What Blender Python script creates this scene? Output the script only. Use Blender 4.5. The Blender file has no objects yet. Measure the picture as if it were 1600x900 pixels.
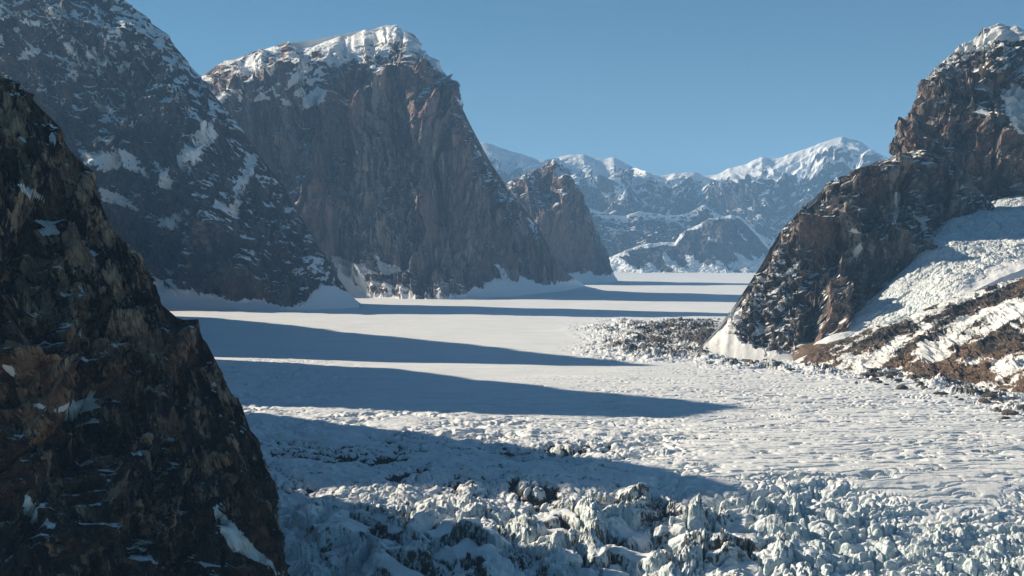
import bpy, math
import numpy as np
from mathutils import Vector

# ------------------------------------------------------------------ camera, sky, sun, exposure
C = bpy.context.scene
H = 300.0                       # camera height over the glacier, metres
F = 50.0 / 36.0 * 1600.0        # focal length in pixels of a 1600-wide frame
PITCH = math.atan(55.0 / F)
cam_d = bpy.data.cameras.new("camera"); cam = bpy.data.objects.new("camera", cam_d)
C.collection.objects.link(cam); C.camera = cam
cam_d.lens = 50; cam_d.sensor_width = 36; cam_d.clip_start = 1; cam_d.clip_end = 300000
cam.location = (0, 0, H); cam.rotation_euler = (math.pi / 2 - PITCH, 0, 0)

SUN_EL = math.radians(23.5)
TO_SUN = Vector((-0.917 * math.cos(SUN_EL), 0.40 * math.cos(SUN_EL), math.sin(SUN_EL))).normalized()
sd = bpy.data.lights.new("sun", 'SUN'); sun = bpy.data.objects.new("sun", sd)
C.collection.objects.link(sun)
sd.energy = 5.0; sd.angle = math.radians(0.5); sd.color = (1.0, 0.885, 0.70)
sun.rotation_euler = TO_SUN.to_track_quat('Z', 'Y').to_euler(); sun.location = (-3000, 1500, 3000)

w = bpy.data.worlds.new("World"); C.world = w; w.use_nodes = True
wn = w.node_tree.nodes; wl = w.node_tree.links
sky = wn.new('ShaderNodeTexSky'); sky.sky_type = 'NISHITA'; sky.sun_disc = False
sky.sun_elevation = SUN_EL
sky.sun_rotation = math.atan2(TO_SUN.x, TO_SUN.y)
sky.altitude = 1200; sky.air_density = 1.0; sky.dust_density = 0.35; sky.ozone_density = 4.0
bg = wn['Background']; bg.inputs[1].default_value = 0.056
tint = wn.new('ShaderNodeMix'); tint.data_type = 'RGBA'; tint.blend_type = 'MULTIPLY'; tint.inputs[0].default_value = 1
tint.inputs[7].default_value = (.285, .55, .61, 1)      # deep clear-air blue
wl.new(sky.outputs[0], tint.inputs[6]); wl.new(tint.outputs[2], bg.inputs[0])
C.view_settings.view_transform = 'Standard'; C.view_settings.look = 'None'
C.view_settings.exposure = 0.82; C.view_settings.gamma = 1.0; C.view_settings.use_curve_mapping = False
C.cycles.max_bounces = 6; C.cycles.diffuse_bounces = 3; C.cycles.volume_bounces = 1
C.cycles.use_denoising = True

# ------------------------------------------------------------------ noise (numpy)
def _h(ix, iy, iz, seed):
    h = (ix.astype(np.uint32) * np.uint32(374761393) + iy.astype(np.uint32) * np.uint32(668265263)
         + iz.astype(np.uint32) * np.uint32(2147483647) + np.uint32((seed * 974711 + 12345) & 0xffffffff))
    h = (h ^ (h >> np.uint32(13))) * np.uint32(1274126177)
    h = (h ^ (h >> np.uint32(16))) * np.uint32(2246822519)
    return h ^ (h >> np.uint32(15))

def _ii(v):
    f = np.floor(v); return f.astype(np.int64).astype(np.int32), (v - f).astype(np.float32)

def perlin2(x, y, seed=0):
    ix, fx = _ii(x); iy, fy = _ii(y)
    ux = fx * fx * fx * (fx * (fx * 6 - 15) + 10); uy = fy * fy * fy * (fy * (fy * 6 - 15) + 10)
    z = np.zeros(1, np.int32)
    def g(dx, dy):
        h = _h(ix + dx, iy + dy, z, seed).astype(np.float32) * np.float32(2 * math.pi / 4294967296.0)
        return np.cos(h) * (fx - dx) + np.sin(h) * (fy - dy)
    a = g(0, 0); b = g(1, 0); a = a + ux * (b - a)
    c = g(0, 1); d = g(1, 1); c = c + ux * (d - c)
    return (a + uy * (c - a)) * 1.5

_G3 = np.array([(1,1,0),(-1,1,0),(1,-1,0),(-1,-1,0),(1,0,1),(-1,0,1),(1,0,-1),(-1,0,-1),
                (0,1,1),(0,-1,1),(0,1,-1),(0,-1,-1),(1,1,0),(-1,1,0),(0,-1,1),(0,-1,-1)], np.float32)
def perlin3(x, y, z, seed=0):
    ix, fx = _ii(x); iy, fy = _ii(y); iz, fz = _ii(z)
    ux = fx * fx * (3 - 2 * fx); uy = fy * fy * (3 - 2 * fy); uz = fz * fz * (3 - 2 * fz)
    def g(dx, dy, dz):
        v = _G3[_h(ix + dx, iy + dy, iz + dz, seed) & np.uint32(15)]
        return v[..., 0] * (fx - dx) + v[..., 1] * (fy - dy) + v[..., 2] * (fz - dz)
    def e(dy, dz):
        a = g(0, dy, dz); return a + ux * (g(1, dy, dz) - a)
    def s(dz):
        a = e(0, dz); return a + uy * (e(1, dz) - a)
    a = s(0); return a + uz * (s(1) - a)

def fbm2(x, y, o=4, seed=0, gain=.5):
    r = 0; a = 1.0; t = 0
    for i in range(o):
        r = r + a * perlin2(x, y, seed + i); t += a; a *= gain; x = x * 2.03 + 11.3; y = y * 2.03 + 4.7
    return r / t
def fbm3(p, o=4, seed=0, gain=.5):
    x, y, z = p; r = 0; a = 1.0; t = 0
    for i in range(o):
        r = r + a * perlin3(x, y, z, seed + i); t += a; a *= gain; x = x * 2.03 + 3.1; y = y * 2.03 + 7.7; z = z * 2.03 + 1.9
    return r / t
def ridged3(p, o=5, seed=0, gain=.5):
    x, y, z = p; r = 0; a = 1.0; t = 0; w = 1.0
    for i in range(o):
        n = 1 - np.abs(perlin3(x, y, z, seed + i)) * 1.6
        n = n * n * w; w = np.clip(n * 1.3, 0, 1)
        r = r + a * n; t += a; a *= gain; x = x * 2.07 + 5.1; y = y * 2.07 + 2.7; z = z * 2.07 + 8.9
    return r / t
def worley2(x, y, seed=0):
    """F1, F2, cell hash in 0..1, offset to the nearest point"""
    ix, fx = _ii(x); iy, fy = _ii(y); z = np.zeros(1, np.int32)
    f1 = np.full(x.shape, 9.0, np.float32); f2 = f1.copy(); idv = np.zeros(x.shape, np.uint32)
    ox = np.zeros(x.shape, np.float32); oy = ox.copy()
    for dy in (-1, 0, 1):
        for dx in (-1, 0, 1):
            h = _h(ix + dx, iy + dy, z, seed)
            rx = (h & np.uint32(0xffff)).astype(np.float32) / 65535 * .86 + .07
            ry = (h >> np.uint32(16)).astype(np.float32) / 65535 * .86 + .07
            ax = dx + rx - fx; ay = dy + ry - fy
            d = np.sqrt(ax * ax + ay * ay)
            m = d < f1
            f2 = np.where(m, f1, np.minimum(f2, d)); f1 = np.where(m, d, f1)
            idv = np.where(m, h, idv); ox = np.where(m, ax, ox); oy = np.where(m, ay, oy)
    hh = (idv * np.uint32(2654435761)) ^ (idv >> np.uint32(7))
    return f1, f2, (hh & np.uint32(0xffff)).astype(np.float32) / 65535, ox, oy, ((hh >> np.uint32(16))).astype(np.float32) / 65535
def facets(x, y, seed=0, tilt=1.0):
    """blocky fractured rock: every cell is a tilted plane at its own height"""
    f1, f2, r, ox, oy, r2 = worley2(x, y, seed)
    a = r2 * 6.283
    return (r - .5) + tilt * (np.cos(a) * ox + np.sin(a) * oy), f2 - f1
def ss(a, b, x):
    t = np.clip((x - a) / (b - a), 0, 1); return t * t * (3 - 2 * t)

# ------------------------------------------------------------------ picture <-> world (only to place things at their true bearings)
cp, sp_ = math.cos(PITCH), math.sin(PITCH)
def P(px, py, d):
    u = (px - 800) / F; v = -(py - 450) / F
    y = cp + v * sp_; z = -sp_ + v * cp
    s = d / y
    return (u * s, d, H + z * s)
def GD(py):                     # distance at which the flat glacier is seen at height py
    v = -(py - 450) / F
    return H * (cp + v * sp_) / -(-sp_ + v * cp)
def bearing(x, y, z):
    dz = z - H; f = y * cp - dz * sp_; up = y * sp_ + dz * cp
    f = np.maximum(f, 1.0)
    return 800 + F * x / f, 450 - F * up / f

# ------------------------------------------------------------------ mesh helpers
def grid_mesh(name, V, mat, attrs=None, smooth=True, face_mask=None):
    """V: (rows, cols, 3)"""
    R, K = V.shape[:2]
    idx = np.arange(R * K, dtype=np.int32).reshape(R, K)
    q = np.stack([idx[:-1, :-1], idx[:-1, 1:], idx[1:, 1:], idx[1:, :-1]], -1).reshape(-1, 4)
    if face_mask is not None:
        q = q[face_mask.reshape(-1)]
        used = np.zeros(R * K, bool); used[q.ravel()] = True
        re = np.cumsum(used).astype(np.int32) - 1
        q = re[q]; co = V.reshape(-1, 3)[used]
    else:
        used = None; co = V.reshape(-1, 3)
    me = bpy.data.meshes.new(name)
    me.vertices.add(len(co)); me.vertices.foreach_set('co', co.astype(np.float32).ravel())
    me.loops.add(len(q) * 4); me.loops.foreach_set('vertex_index', q.ravel().astype(np.int32))
    me.polygons.add(len(q)); me.polygons.foreach_set('loop_start', np.arange(0, len(q) * 4, 4, dtype=np.int32))
    me.polygons.foreach_set('use_smooth', np.full(len(q), smooth, bool))
    for k, a in (attrs or {}).items():
        a = np.broadcast_to(a, (R, K)).reshape(-1)
        if used is not None: a = a[used]
        at = me.attributes.new(k, 'FLOAT', 'POINT'); at.data.foreach_set('value', a.astype(np.float32))
    me.update(calc_edges=True)
    me.materials.append(mat)
    o = bpy.data.objects.new(name, me); C.collection.objects.link(o)
    return o
def tag(o, label, cat, kind=None, group=None):
    o['label'] = label; o['category'] = cat
    if kind: o['kind'] = kind
    if group: o['group'] = group
    return o
def normals(V):
    du = np.gradient(V, axis=1); dv = np.gradient(V, axis=0)
    n = np.cross(du, dv); n /= np.maximum(np.linalg.norm(n, axis=2, keepdims=True), 1e-9)
    return n
def blur(a, n=1):
    for _ in range(n):
        b = np.pad(a, ((1, 1), (1, 1)), 'edge')
        a = (b[1:-1, 1:-1] * 2 + b[:-2, 1:-1] + b[2:, 1:-1] + b[1:-1, :-2] + b[1:-1, 2:]) / 6
    return a
def pchip(t, Y, x):
    """monotone cubic, t (n,), Y (n, m) -> (len(x), m)"""
    t = np.asarray(t, float); Y = np.asarray(Y, float)
    h = np.diff(t)[:, None]; d = np.diff(Y, axis=0) / h
    m = np.zeros_like(Y)
    w1 = 2 * h[1:] + h[:-1]; w2 = h[1:] + 2 * h[:-1]
    same = (d[:-1] * d[1:]) > 0
    with np.errstate(divide='ignore', invalid='ignore'):
        mm = (w1 + w2) / (w1 / d[:-1] + w2 / d[1:])
    m[1:-1] = np.where(same, mm, 0); m[0] = d[0]; m[-1] = d[-1]
    i = np.clip(np.searchsorted(t, x, 'right') - 1, 0, len(t) - 2)
    hh = (t[i + 1] - t[i])[:, None]; s = ((x - t[i]) / (t[i + 1] - t[i]))[:, None]
    return ((1 + 2 * s) * (1 - s) ** 2 * Y[i] + s * (1 - s) ** 2 * hh * m[i]
            + s * s * (3 - 2 * s) * Y[i + 1] + s * s * (s - 1) * hh * m[i + 1])
def loft(rails, nu, nv, wv=None):
    """rails: (R, K, 3) control points -> (nv, nu, 3), spacing by chord length"""
    A = np.array(rails, float); R, K, _ = A.shape
    cu = np.concatenate([[0], np.cumsum(np.linalg.norm(np.diff(A, axis=1), axis=2).mean(0))])
    cv = np.linalg.norm(np.diff(A, axis=0), axis=2).mean(1)
    if wv is not None: cv = cv * np.array(wv)
    cv = np.concatenate([[0], np.cumsum(cv)])
    xu = np.linspace(0, cu[-1], nu); xv = np.linspace(0, cv[-1], nv)
    B = pchip(cu, A.transpose(1, 0, 2).reshape(K, -1), xu).reshape(nu, R, 3)
    return pchip(cv, B.transpose(1, 0, 2).reshape(R, -1), xv).reshape(nv, nu, 3)

# ------------------------------------------------------------------ materials
def new_mat(name):
    m = bpy.data.materials.new(name); m.use_nodes = True
    return m, m.node_tree.nodes, m.node_tree.links, m.node_tree.nodes['Principled BSDF']
def N(nt, t, **k):
    n = nt.new(t)
    for a, b in k.items(): setattr(n, a, b)
    return n
class B:
    """tiny node builder"""
    def __init__(s, name):
        s.m, s.n, s.l, s.p = new_mat(name)
        s.p.inputs['Roughness'].default_value = .85
        s.p.inputs['Specular IOR Level'].default_value = .25
        s.geo = s.n.new('ShaderNodeNewGeometry')
    def put(s, i, v):
        if isinstance(v, (int, float)): i.default_value = v
        elif isinstance(v, tuple): i.default_value = v if len(v) == 4 or i.type == 'VECTOR' else (*v, 1)
        else: s.l.new(v, i)
    def math(s, op, a, b=0.0, c=None):
        k = s.n.new('ShaderNodeMath'); k.operation = op; s.put(k.inputs[0], a); s.put(k.inputs[1], b)
        if c is not None: s.put(k.inputs[2], c)
        return k.outputs[0]
    def mp(s, v, a, b, c=0.0, d=1.0, smooth=False):
        k = s.n.new('ShaderNodeMapRange'); k.clamp = True
        if smooth: k.interpolation_type = 'SMOOTHSTEP'
        s.put(k.inputs[0], v)
        for j, q in enumerate((a, b, c, d)): k.inputs[j + 1].default_value = q
        return k.outputs[0]
    def attr(s, name):
        k = s.n.new('ShaderNodeAttribute'); k.attribute_name = name; return k.outputs['Fac']
    def co(s, sx, sy, sz, warp=0, ws=1.0, lean=0.0):
        src = s.geo.outputs['Position']
        if lean:                                       # beds and cracks lean over
            r = s.n.new('ShaderNodeVectorRotate'); r.rotation_type = 'Y_AXIS'; r.inputs['Angle'].default_value = lean
            s.l.new(src, r.inputs['Vector']); src = r.outputs[0]
        k = s.n.new('ShaderNodeMapping'); s.l.new(src, k.inputs[0])
        k.inputs['Scale'].default_value = (sx, sy, sz)
        if not warp: return k.outputs[0]
        n = s.n.new('ShaderNodeTexNoise'); s.l.new(k.outputs[0], n.inputs['Vector']); n.inputs['Scale'].default_value = ws
        n.inputs['Detail'].default_value = 3
        a = s.n.new('ShaderNodeVectorMath'); a.operation = 'MULTIPLY_ADD'
        s.l.new(n.outputs['Color'], a.inputs[0]); a.inputs[1].default_value = (warp,) * 3; s.l.new(k.outputs[0], a.inputs[2])
        return a.outputs[0]
    def noise(s, co, scale=1.0, detail=5, rough=.55):
        k = s.n.new('ShaderNodeTexNoise'); s.l.new(co, k.inputs['Vector']); k.inputs['Scale'].default_value = scale
        k.inputs['Detail'].default_value = detail; k.inputs['Roughness'].default_value = rough
        return k.outputs['Fac']
    def vor(s, co, scale=1.0, feature='F1', out='Distance'):
        k = s.n.new('ShaderNodeTexVoronoi'); k.feature = feature; s.l.new(co, k.inputs['Vector'])
        k.inputs['Scale'].default_value = scale; return k.outputs[out]
    def mix(s, f, a, b):
        k = s.n.new('ShaderNodeMix'); k.data_type = 'RGBA'; s.put(k.inputs[0], f)
        s.put(k.inputs[6], a); s.put(k.inputs[7], b); return k.outputs[2]
    def bump(s, h, dist, strength=1.0, nrm=None):
        k = s.n.new('ShaderNodeBump'); s.put(k.inputs['Height'], h); k.inputs['Distance'].default_value = dist
        s.put(k.inputs['Strength'], strength)
        if nrm is not None: s.l.new(nrm, k.inputs['Normal'])
        return k.outputs[0]

SNOW = (0.83, 0.83, 0.82)
def rock_mat(name, unit, dark, mid, light, warm, warm_amt=.5, light_amt=.5, snow_fine=.35, stretch=.28, bumpk=1.0, lean=0.0, snowc=SNOW, warp=.7):
    """unit: metres of the finest shading feature"""
    b = B(name); f = 1.0 / unit
    cv = b.co(f, f, f * stretch, warp, .25, lean)       # stretched down the wall
    ci = b.co(f, f, f)
    n1 = b.noise(cv, .12, 8, .62); n2 = b.noise(cv, .035, 6, .6); n3 = b.noise(ci, .9, 4, .6); n4 = b.noise(ci, .012, 4, .55)
    v1 = b.vor(cv, .16, 'F1', 'Color')
    sv = b.n.new('ShaderNodeSeparateColor'); b.l.new(v1, sv.inputs[0])
    t = b.attr('tint')
    n5 = b.noise(cv, .30, 5, .62)
    base = b.mix(b.mp(b.math('ADD', n1, b.math('ADD', b.math('MULTIPLY', b.math('SUBTRACT', n3, .5), .55), b.math('MULTIPLY', b.math('SUBTRACT', n5, .5), .6))), .42, .60), dark, mid)
    lf = b.math('ADD', b.math('MULTIPLY', b.math('SUBTRACT', n1, .5), 1.1), b.math('MULTIPLY', b.math('SUBTRACT', sv.outputs[0], .5), .34))
    lf = b.math('ADD', lf, b.math('ADD', b.math('MULTIPLY', b.math('SUBTRACT', n2, .5), 1.0), b.math('MULTIPLY', b.math('SUBTRACT', n5, .5), .8)))
    lf = b.math('ADD', lf, b.math('MULTIPLY', t, .3))
    base = b.mix(b.math('MULTIPLY', b.mp(lf, .05, .17), light_amt), base, light)
    wf = b.math('ADD', b.noise(cv, .05, 5, .6), b.math('MULTIPLY', b.math('SUBTRACT', n4, .5), .8))
    wf = b.math('ADD', wf, b.math('MULTIPLY', b.attr('warm'), .35))
    base = b.mix(b.math('MULTIPLY', b.mp(wf, .50, .66), warm_amt), base, warm)
    crack = b.mp(b.vor(cv, .22, 'DISTANCE_TO_EDGE'), 0, .09, .30, 1)
    dk = b.n.new('ShaderNodeMix'); dk.data_type = 'RGBA'; dk.blend_type = 'MULTIPLY'; dk.inputs[0].default_value = .6
    b.l.new(base, dk.inputs[6]); b.l.new(crack, dk.inputs[7]); base = dk.outputs[2]
    # snow
    sn = b.math('ADD', b.attr('snow'), b.math('MULTIPLY', b.math('SUBTRACT', b.noise(b.co(f, f, f * .7), .45, 6, .65), .5), snow_fine * 2))
    sm = b.mp(sn, .47, .53)
    col = b.mix(sm, base, snowc)
    b.l.new(col, b.p.inputs['Base Color'])
    hb = b.math('ADD', b.math('MULTIPLY', n1, 1.0), b.math('ADD', b.math('MULTIPLY', sv.outputs[1], .18), b.math('MULTIPLY', n3, .22)))
    hb = b.math('ADD', hb, b.math('ADD', b.math('MULTIPLY', crack, .14), b.math('MULTIPLY', n5, .45)))
    k = b.math('SUBTRACT', 1.0, b.math('MULTIPLY', sm, .75))
    nr = b.bump(hb, unit * 3.2 * bumpk, k)
    b.l.new(nr, b.p.inputs['Normal'])
    return b.m

# ------------------------------------------------------------------ mountain builder
def shape_poly(px, py, poly, soft):
    """signed softness of a polygon given in bearings: 1 inside, 0 outside"""
    poly = np.array(poly, float); n = len(poly)
    ins = np.zeros(px.shape, bool); dist = np.full(px.shape, 1e9)
    j = n - 1
    for i in range(n):
        (x1, y1), (x2, y2) = poly[i], poly[j]
        c = ((y1 > py) != (y2 > py)) & (px < (x2 - x1) * (py - y1) / ((y2 - y1) or 1e-9) + x1)
        ins ^= c
        ex, ey = x2 - x1, y2 - y1; L = ex * ex + ey * ey + 1e-9
        s = np.clip(((px - x1) * ex + (py - y1) * ey) / L, 0, 1)
        dist = np.minimum(dist, np.hypot(px - x1 - s * ex, py - y1 - s * ey)); j = i
    return np.clip(.5 + np.where(ins, dist, -dist) / (2 * soft), 0, 1)

def mountain(name, mat, ridge, foot, back, prof, bprof, nu, nv, disp, snow, label, tintf=None, seed=1, wv=None, cat='mountain', damp=None, jag=.016):
    """ridge/foot/back: K world points. prof: (height fraction, horizontal fraction) from foot to ridge."""
    Rg = np.array(ridge, float); Ft = np.array(foot, float); Bk = np.array(back, float)
    # break the skyline up between its traced points
    m = 7; kk = np.linspace(0, len(Rg) - 1, (len(Rg) - 1) * m + 1)
    sub = lambda A: np.stack([np.interp(kk, np.arange(len(A)), A[:, i]) for i in range(3)], -1)
    Rg, Ft, Bk = sub(Rg), sub(Ft), sub(Bk)
    L = np.concatenate([[0], np.cumsum(np.linalg.norm(np.diff(Rg, axis=0), axis=1))])
    seed = seed + len(ridge) * 3; H0 = (Rg[:, 2] - Ft[:, 2]); Hm = H0.max(); fade = np.clip(H0 / (.15 * Hm), 0, 1) * jag * Hm
    wl_ = .05 * Hm
    Rg[:, 2] += fade * (fbm2(L / wl_, L * 0 + .5, 4, seed + 900, .6) + .15 * fbm2(L / (4 * wl_), L * 0 + .5, 2, seed + 901))
    Rg[:, 0] += .8 * fade * fbm2(L / wl_, L * 0 + 7.5, 4, seed + 902, .6)
    rails = []
    for fz, fh in prof:
        r = Ft + (Rg - Ft) * fh; r[:, 2] = Ft[:, 2] + (Rg[:, 2] - Ft[:, 2]) * fz; rails.append(r)
    for fz, fh in bprof:
        r = Bk + (Rg - Bk) * fh; r[:, 2] = Bk[:, 2] + (Rg[:, 2] - Bk[:, 2]) * fz; rails.append(r)
    nb = max(14, int(nv * .22)); 
    front = loft(rails[:len(prof)], nu, nv)
    backv = loft([rails[len(prof) - 1]] + rails[len(prof):], nu, nb)
    V = np.concatenate([front, backv[1:]], 0)
    n = normals(V)
    flip = np.sign((n[:nv, :, 1] < 0).mean() - .5)     # outward: the front looks to -y
    n = n * (flip if flip else 1)
    # soften the base normals so relief does not fold over
    n = np.stack([blur(n[..., i], 12) for i in range(3)], -1)
    n /= np.maximum(np.linalg.norm(n, axis=2, keepdims=True), 1e-9)
    arc = np.concatenate([[0], np.cumsum(np.linalg.norm(np.diff(V[nv // 2], axis=0), axis=1))])[None, :]
    arc = np.broadcast_to(arc, V.shape[:2]).astype(float)
    up = np.concatenate([np.zeros((1, nu)), np.cumsum(np.linalg.norm(np.diff(V, axis=0), axis=2), 0)], 0)
    D, Fn = disp(V, arc, up, n)
    # taper the relief at the outer border of the sheet and a little at the ridge line
    tall = V[nv - 1, :, 2] - V[0, :, 2]                       # where the mountain runs out, its relief shrinks with it
    q = np.abs(up - up[nv - 1:nv]) / (.20 * tall.max())
    ridge_k = .06 + .94 * np.clip(q, 0, 1)
    ridge_k[nv:] = .05
    tall_k = np.clip(tall / (.45 * tall.max()), 0, 1)
    if damp:
        dk = damp(*bearing(V[..., 0], V[..., 1], V[..., 2])); D = D * dk; Fn = Fn * (.4 + .6 * dk)
    D = D * ridge_k * tall_k[None, :] * np.clip(.15 + (V[..., 2] - V[0:1, :, 2]) / (.11 * tall.max()), 0, 1)
    Fn = Fn * (.35 + .65 * ridge_k) * np.clip(tall_k * 2, .2, 1)[None, :]
    V2 = V + n * (D + Fn)[..., None]
    n2 = normals(V2) * (flip if flip else 1)
    px, py = bearing(V2[..., 0], V2[..., 1], V2[..., 2])
    sn, flat = snow(V2, n2[..., 2], px, py, D, arc, up, V)
    g = np.gradient(V[nv - 1], axis=0); easy = blur(np.tile(ss(.95, .6, np.abs(g[:, 2]) / (np.hypot(g[:, 0], g[:, 1]) + 1e-6)), (3, 1)), 8)[1:2]
    sn[nv - 3:] = np.maximum(sn[nv - 3:], sn[nv - 9:nv - 8] * easy)     # the snow carries over the crest
    # deep snow lies smooth: it buries the small relief, and drifts at the foot bury the ribs too
    Vb = np.stack([blur(V2[..., i], 6) for i in range(3)], -1)
    k = (.85 * ss(.62, .95, sn))[..., None]
    V2 = V2 * (1 - k) + Vb * k
    if not np.isscalar(flat):
        flat = flat[..., None]
        Vs_ = np.stack([blur(V[..., i], 40) for i in range(3)], -1); keep = np.ones(V.shape[0]); keep[:2] = 0; keep[nv - 1:] = 0
        Vs_ = V + (Vs_ - V) * keep[:, None, None]
        V2 = V2 * (1 - flat) + (Vs_ + n * (.12 * blur(D, 20))[..., None]) * flat
    tn = tintf(px, py, V2) if tintf else 0.0
    wm = 0.0
    if isinstance(tn, tuple): tn, wm = tn
    o = grid_mesh(name, V2, mat, {'snow': sn, 'tint': tn, 'warm': wm}, smooth=False)
    return tag(o, label, cat, 'structure')

def rock_disp(big, a1, l1, facet, lf, fine, lfine, vs=.35, seed=1, rib=0., lrib=300.):
    """big relief (ridged), blocky facets, fine fractures; vs stretches features down the wall"""
    def f(V, arc, up, n):
        p = (V[..., 0] / l1, V[..., 1] / l1, V[..., 2] / l1 * vs)
        r = ridged3(p, 5, seed, .52)
        D = a1 * (r - .45)
        if big: D = D + big * fbm3((V[..., 0] / (l1 * 3), V[..., 1] / (l1 * 3), V[..., 2] / (l1 * 4)), 2, seed + 50)
        wx = fbm2(arc / (lf * 2), up / (lf * 4), 3, seed + 9) * 1.2
        if rib:
            rr = 1 - np.abs(perlin2(arc / lrib + wx * .4, up / (lrib * 5), seed + 77)) * 2
            D = D + rib * rr
        f1, e1 = facets(arc / lf + wx, up * vs * 1.3 / lf + wx * .6, seed + 3, 1.1)
        f2, e2 = facets(arc / (lf * .42) + wx * 2, up * vs * 1.8 / (lf * .42) - wx, seed + 4, 1.1)
        D = D + facet * f1 + facet * .45 * f2
        f3, e3 = facets(arc / lfine + wx * 3, up * vs * 2 / lfine, seed + 5, 1.2)
        Fn = fine * f3 + fine * .9 * fbm2(arc / (lfine * .6), up / (lfine * .9), 3, seed + 21) + facet * .25 * f2
        return D, Fn
    return f

# ================================================================== large structure
def G(px, d, z=-25.0):
    x, y, _ = P(px, 450, d); return (x, y, z)
def backof(ridge, dist, dx=0.4, z=-30, spread=0.0):
    # falls away from the valley side seen here, so the ridge line itself stays the skyline
    return [(x + dist * (x / y - .06 * np.sign(x)), y + dist, z) for (x, y, _) in ridge]

# ---- dark crag close on the left
mat_crag = rock_mat('dark_crag_rock', 1.6, (.018, .015, .014), (.11, .080, .064), (.58, .39, .255), (.24, .118, .068), .6, .95, .22, .20, 2.0, .32, warp=.35)
rd = [(-1200,-100,2050),(-900,-120,1900),(-400,-40,1650),(-150,60,1560),(0,120,1500),(30,142,1490),(62,184,1480),(95,205,1475),(112,250,1468),(140,285,1460),(165,345,1455),(205,410,1447),(238,445,1440),(262,500,1432),(305,512,1425),(330,570,1416),(372,640,1405),(400,700,1395),(422,765,1385),(434,820,1372),(444,880,1362),(462,1010,1345)]
ridge = [P(*r) for r in rd]
foot = [(-2000,1500),(-1600,1350),(-1150,1150),(-850,1080),(-650,1050),(-610,1050),(-580,1055),(-550,1060),(-525,1065),(-500,1075),(-475,1085),(-445,1100),(-420,1115),(-395,1135),(-365,1155),(-335,1180),(-305,1205),(-285,1230),(-262,1260),(-245,1290),(-225,1320),(-212,1335)]
foot = [(x, y, -230) for x, y in foot]
back = backof(ridge, 380, z=-180)
def crag_snow(V, nz, px, py, D, arc, up, V0):
    s = -.05 + .55 * ss(.40, .80, blur(nz, 1)) + .44 * fbm2(arc / 30, up / 22, 4, 5, .6) + .06 * ss(500, 200, py)
    for poly in [[(25,285),(60,300),(72,313),(40,308)],[(60,362),(85,350),(98,368),(70,370)],[(0,565),(20,570),(38,592),(20,582),(0,575)],
                 [(33,798),(42,770),(52,790),(88,822),(82,830),(60,815)],[(340,800),(345,795),(385,840),(425,880),(440,905),(420,885),(365,860),(350,845)],
                 [(203,845),(225,858),(262,895),(240,880)],[(330,598),(336,598),(339,612),(332,612)],[(75,210),(83,208),(90,222),(78,220)],
                 [(140,618),(160,640),(75,645)],[(52,628),(62,627),(78,645),(66,640)],[(292,505),(305,512),(302,516)],[(85,415),(100,417),(97,420),(78,419)],[(115,420),(123,423),(116,425)]]:
        s = np.maximum(s, shape_poly(px + 7 * fbm2(arc / 18, up / 18, 3, 8), py + 7 * fbm2(arc / 18, up / 18, 3, 9), poly, 3.5))
    return s, 0
def crag_tint(px, py, V):
    t = .5 * np.exp(-((px - 110) / 130) ** 2 - ((py - 420) / 170) ** 2) - .25 * ss(600, 850, py)
    return t, .6 * np.exp(-((px - 150) / 90) ** 2 - ((py - 610) / 60) ** 2) + .5 * np.exp(-((px - 290) / 50) ** 2 - ((py - 530) / 50) ** 2)
mountain('crag', mat_crag, ridge, foot, back, [(0, 0), (.3, .2), (.7, .62), (1, 1)], [(.72, .7), (.3, .3), (0, 0)],
         620, 820, rock_disp(40, 95, 130, 30, 42, 9, 12, .4, 11, 40, 85), crag_snow,
         'dark brown crag of bare rock streaked with tan, rising closest on the left', crag_tint, cat='crag')

# ---- snow-flecked mountain behind it
mat_left = rock_mat('slate_rock', 9.0, (.018, .018, .022), (.085, .074, .072), (.20, .16, .13), (.17, .09, .06), .6, .6, .60, .5)
rd = [(-1000,0,11000),(-500,-60,9800),(-200,-90,9100),(0,-80,8700),(100,-60,8600),(165,-18,8500),(190,0,8450),(225,28,8400),(247,48,8350),(262,58,8320),(285,92,8260),(310,118,8200),(330,155,8150),(365,192,8100),(400,235,8050),(440,288,8000),(475,342,7950),(508,400,7900),(530,440,7880),(565,478,7900)]
ridge = [P(*r) for r in rd]
fp = [(-1000,8800),(-500,8200),(-200,7900),(0,7700),(60,7620),(120,7560),(165,7500),(205,7470),(225,7450),(245,7430),(268,7400),(292,7380),(318,7340),(350,7290),(385,7260),(425,7240),(462,7260),(500,7480),(530,7660),(568,7860)]
foot = [G(*f) for f in fp]
back = backof(ridge, 900)
left_patches = [[(118,232),(150,238),(200,228),(222,262),(238,275),(215,270),(190,264),(165,272),(130,262)],
    [(155,290),(178,292),(212,318),(240,345),(228,340),(200,326),(180,322),(158,315)],[(250,335),(270,338),(302,320),(285,345),(268,362),(250,352)],
    [(285,235),(312,200),(332,185),(345,215),(320,240),(300,270),(283,268)],[(372,280),(395,238),(405,250),(385,290),(368,330),(362,315)],
    [(340,310),(378,328),(362,336),(342,322)],[(452,415),(480,420),(492,402),(500,422),(510,430),(490,420),(470,430),(455,428)],
    [(130,75),(170,100),(210,115),(180,108),(150,95)],[(148,165),(165,160),(182,172),(160,176)],[(40,85),(55,72),(62,82),(48,92)],
    [(240,250),(280,282),(270,300),(245,290)]]
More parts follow.
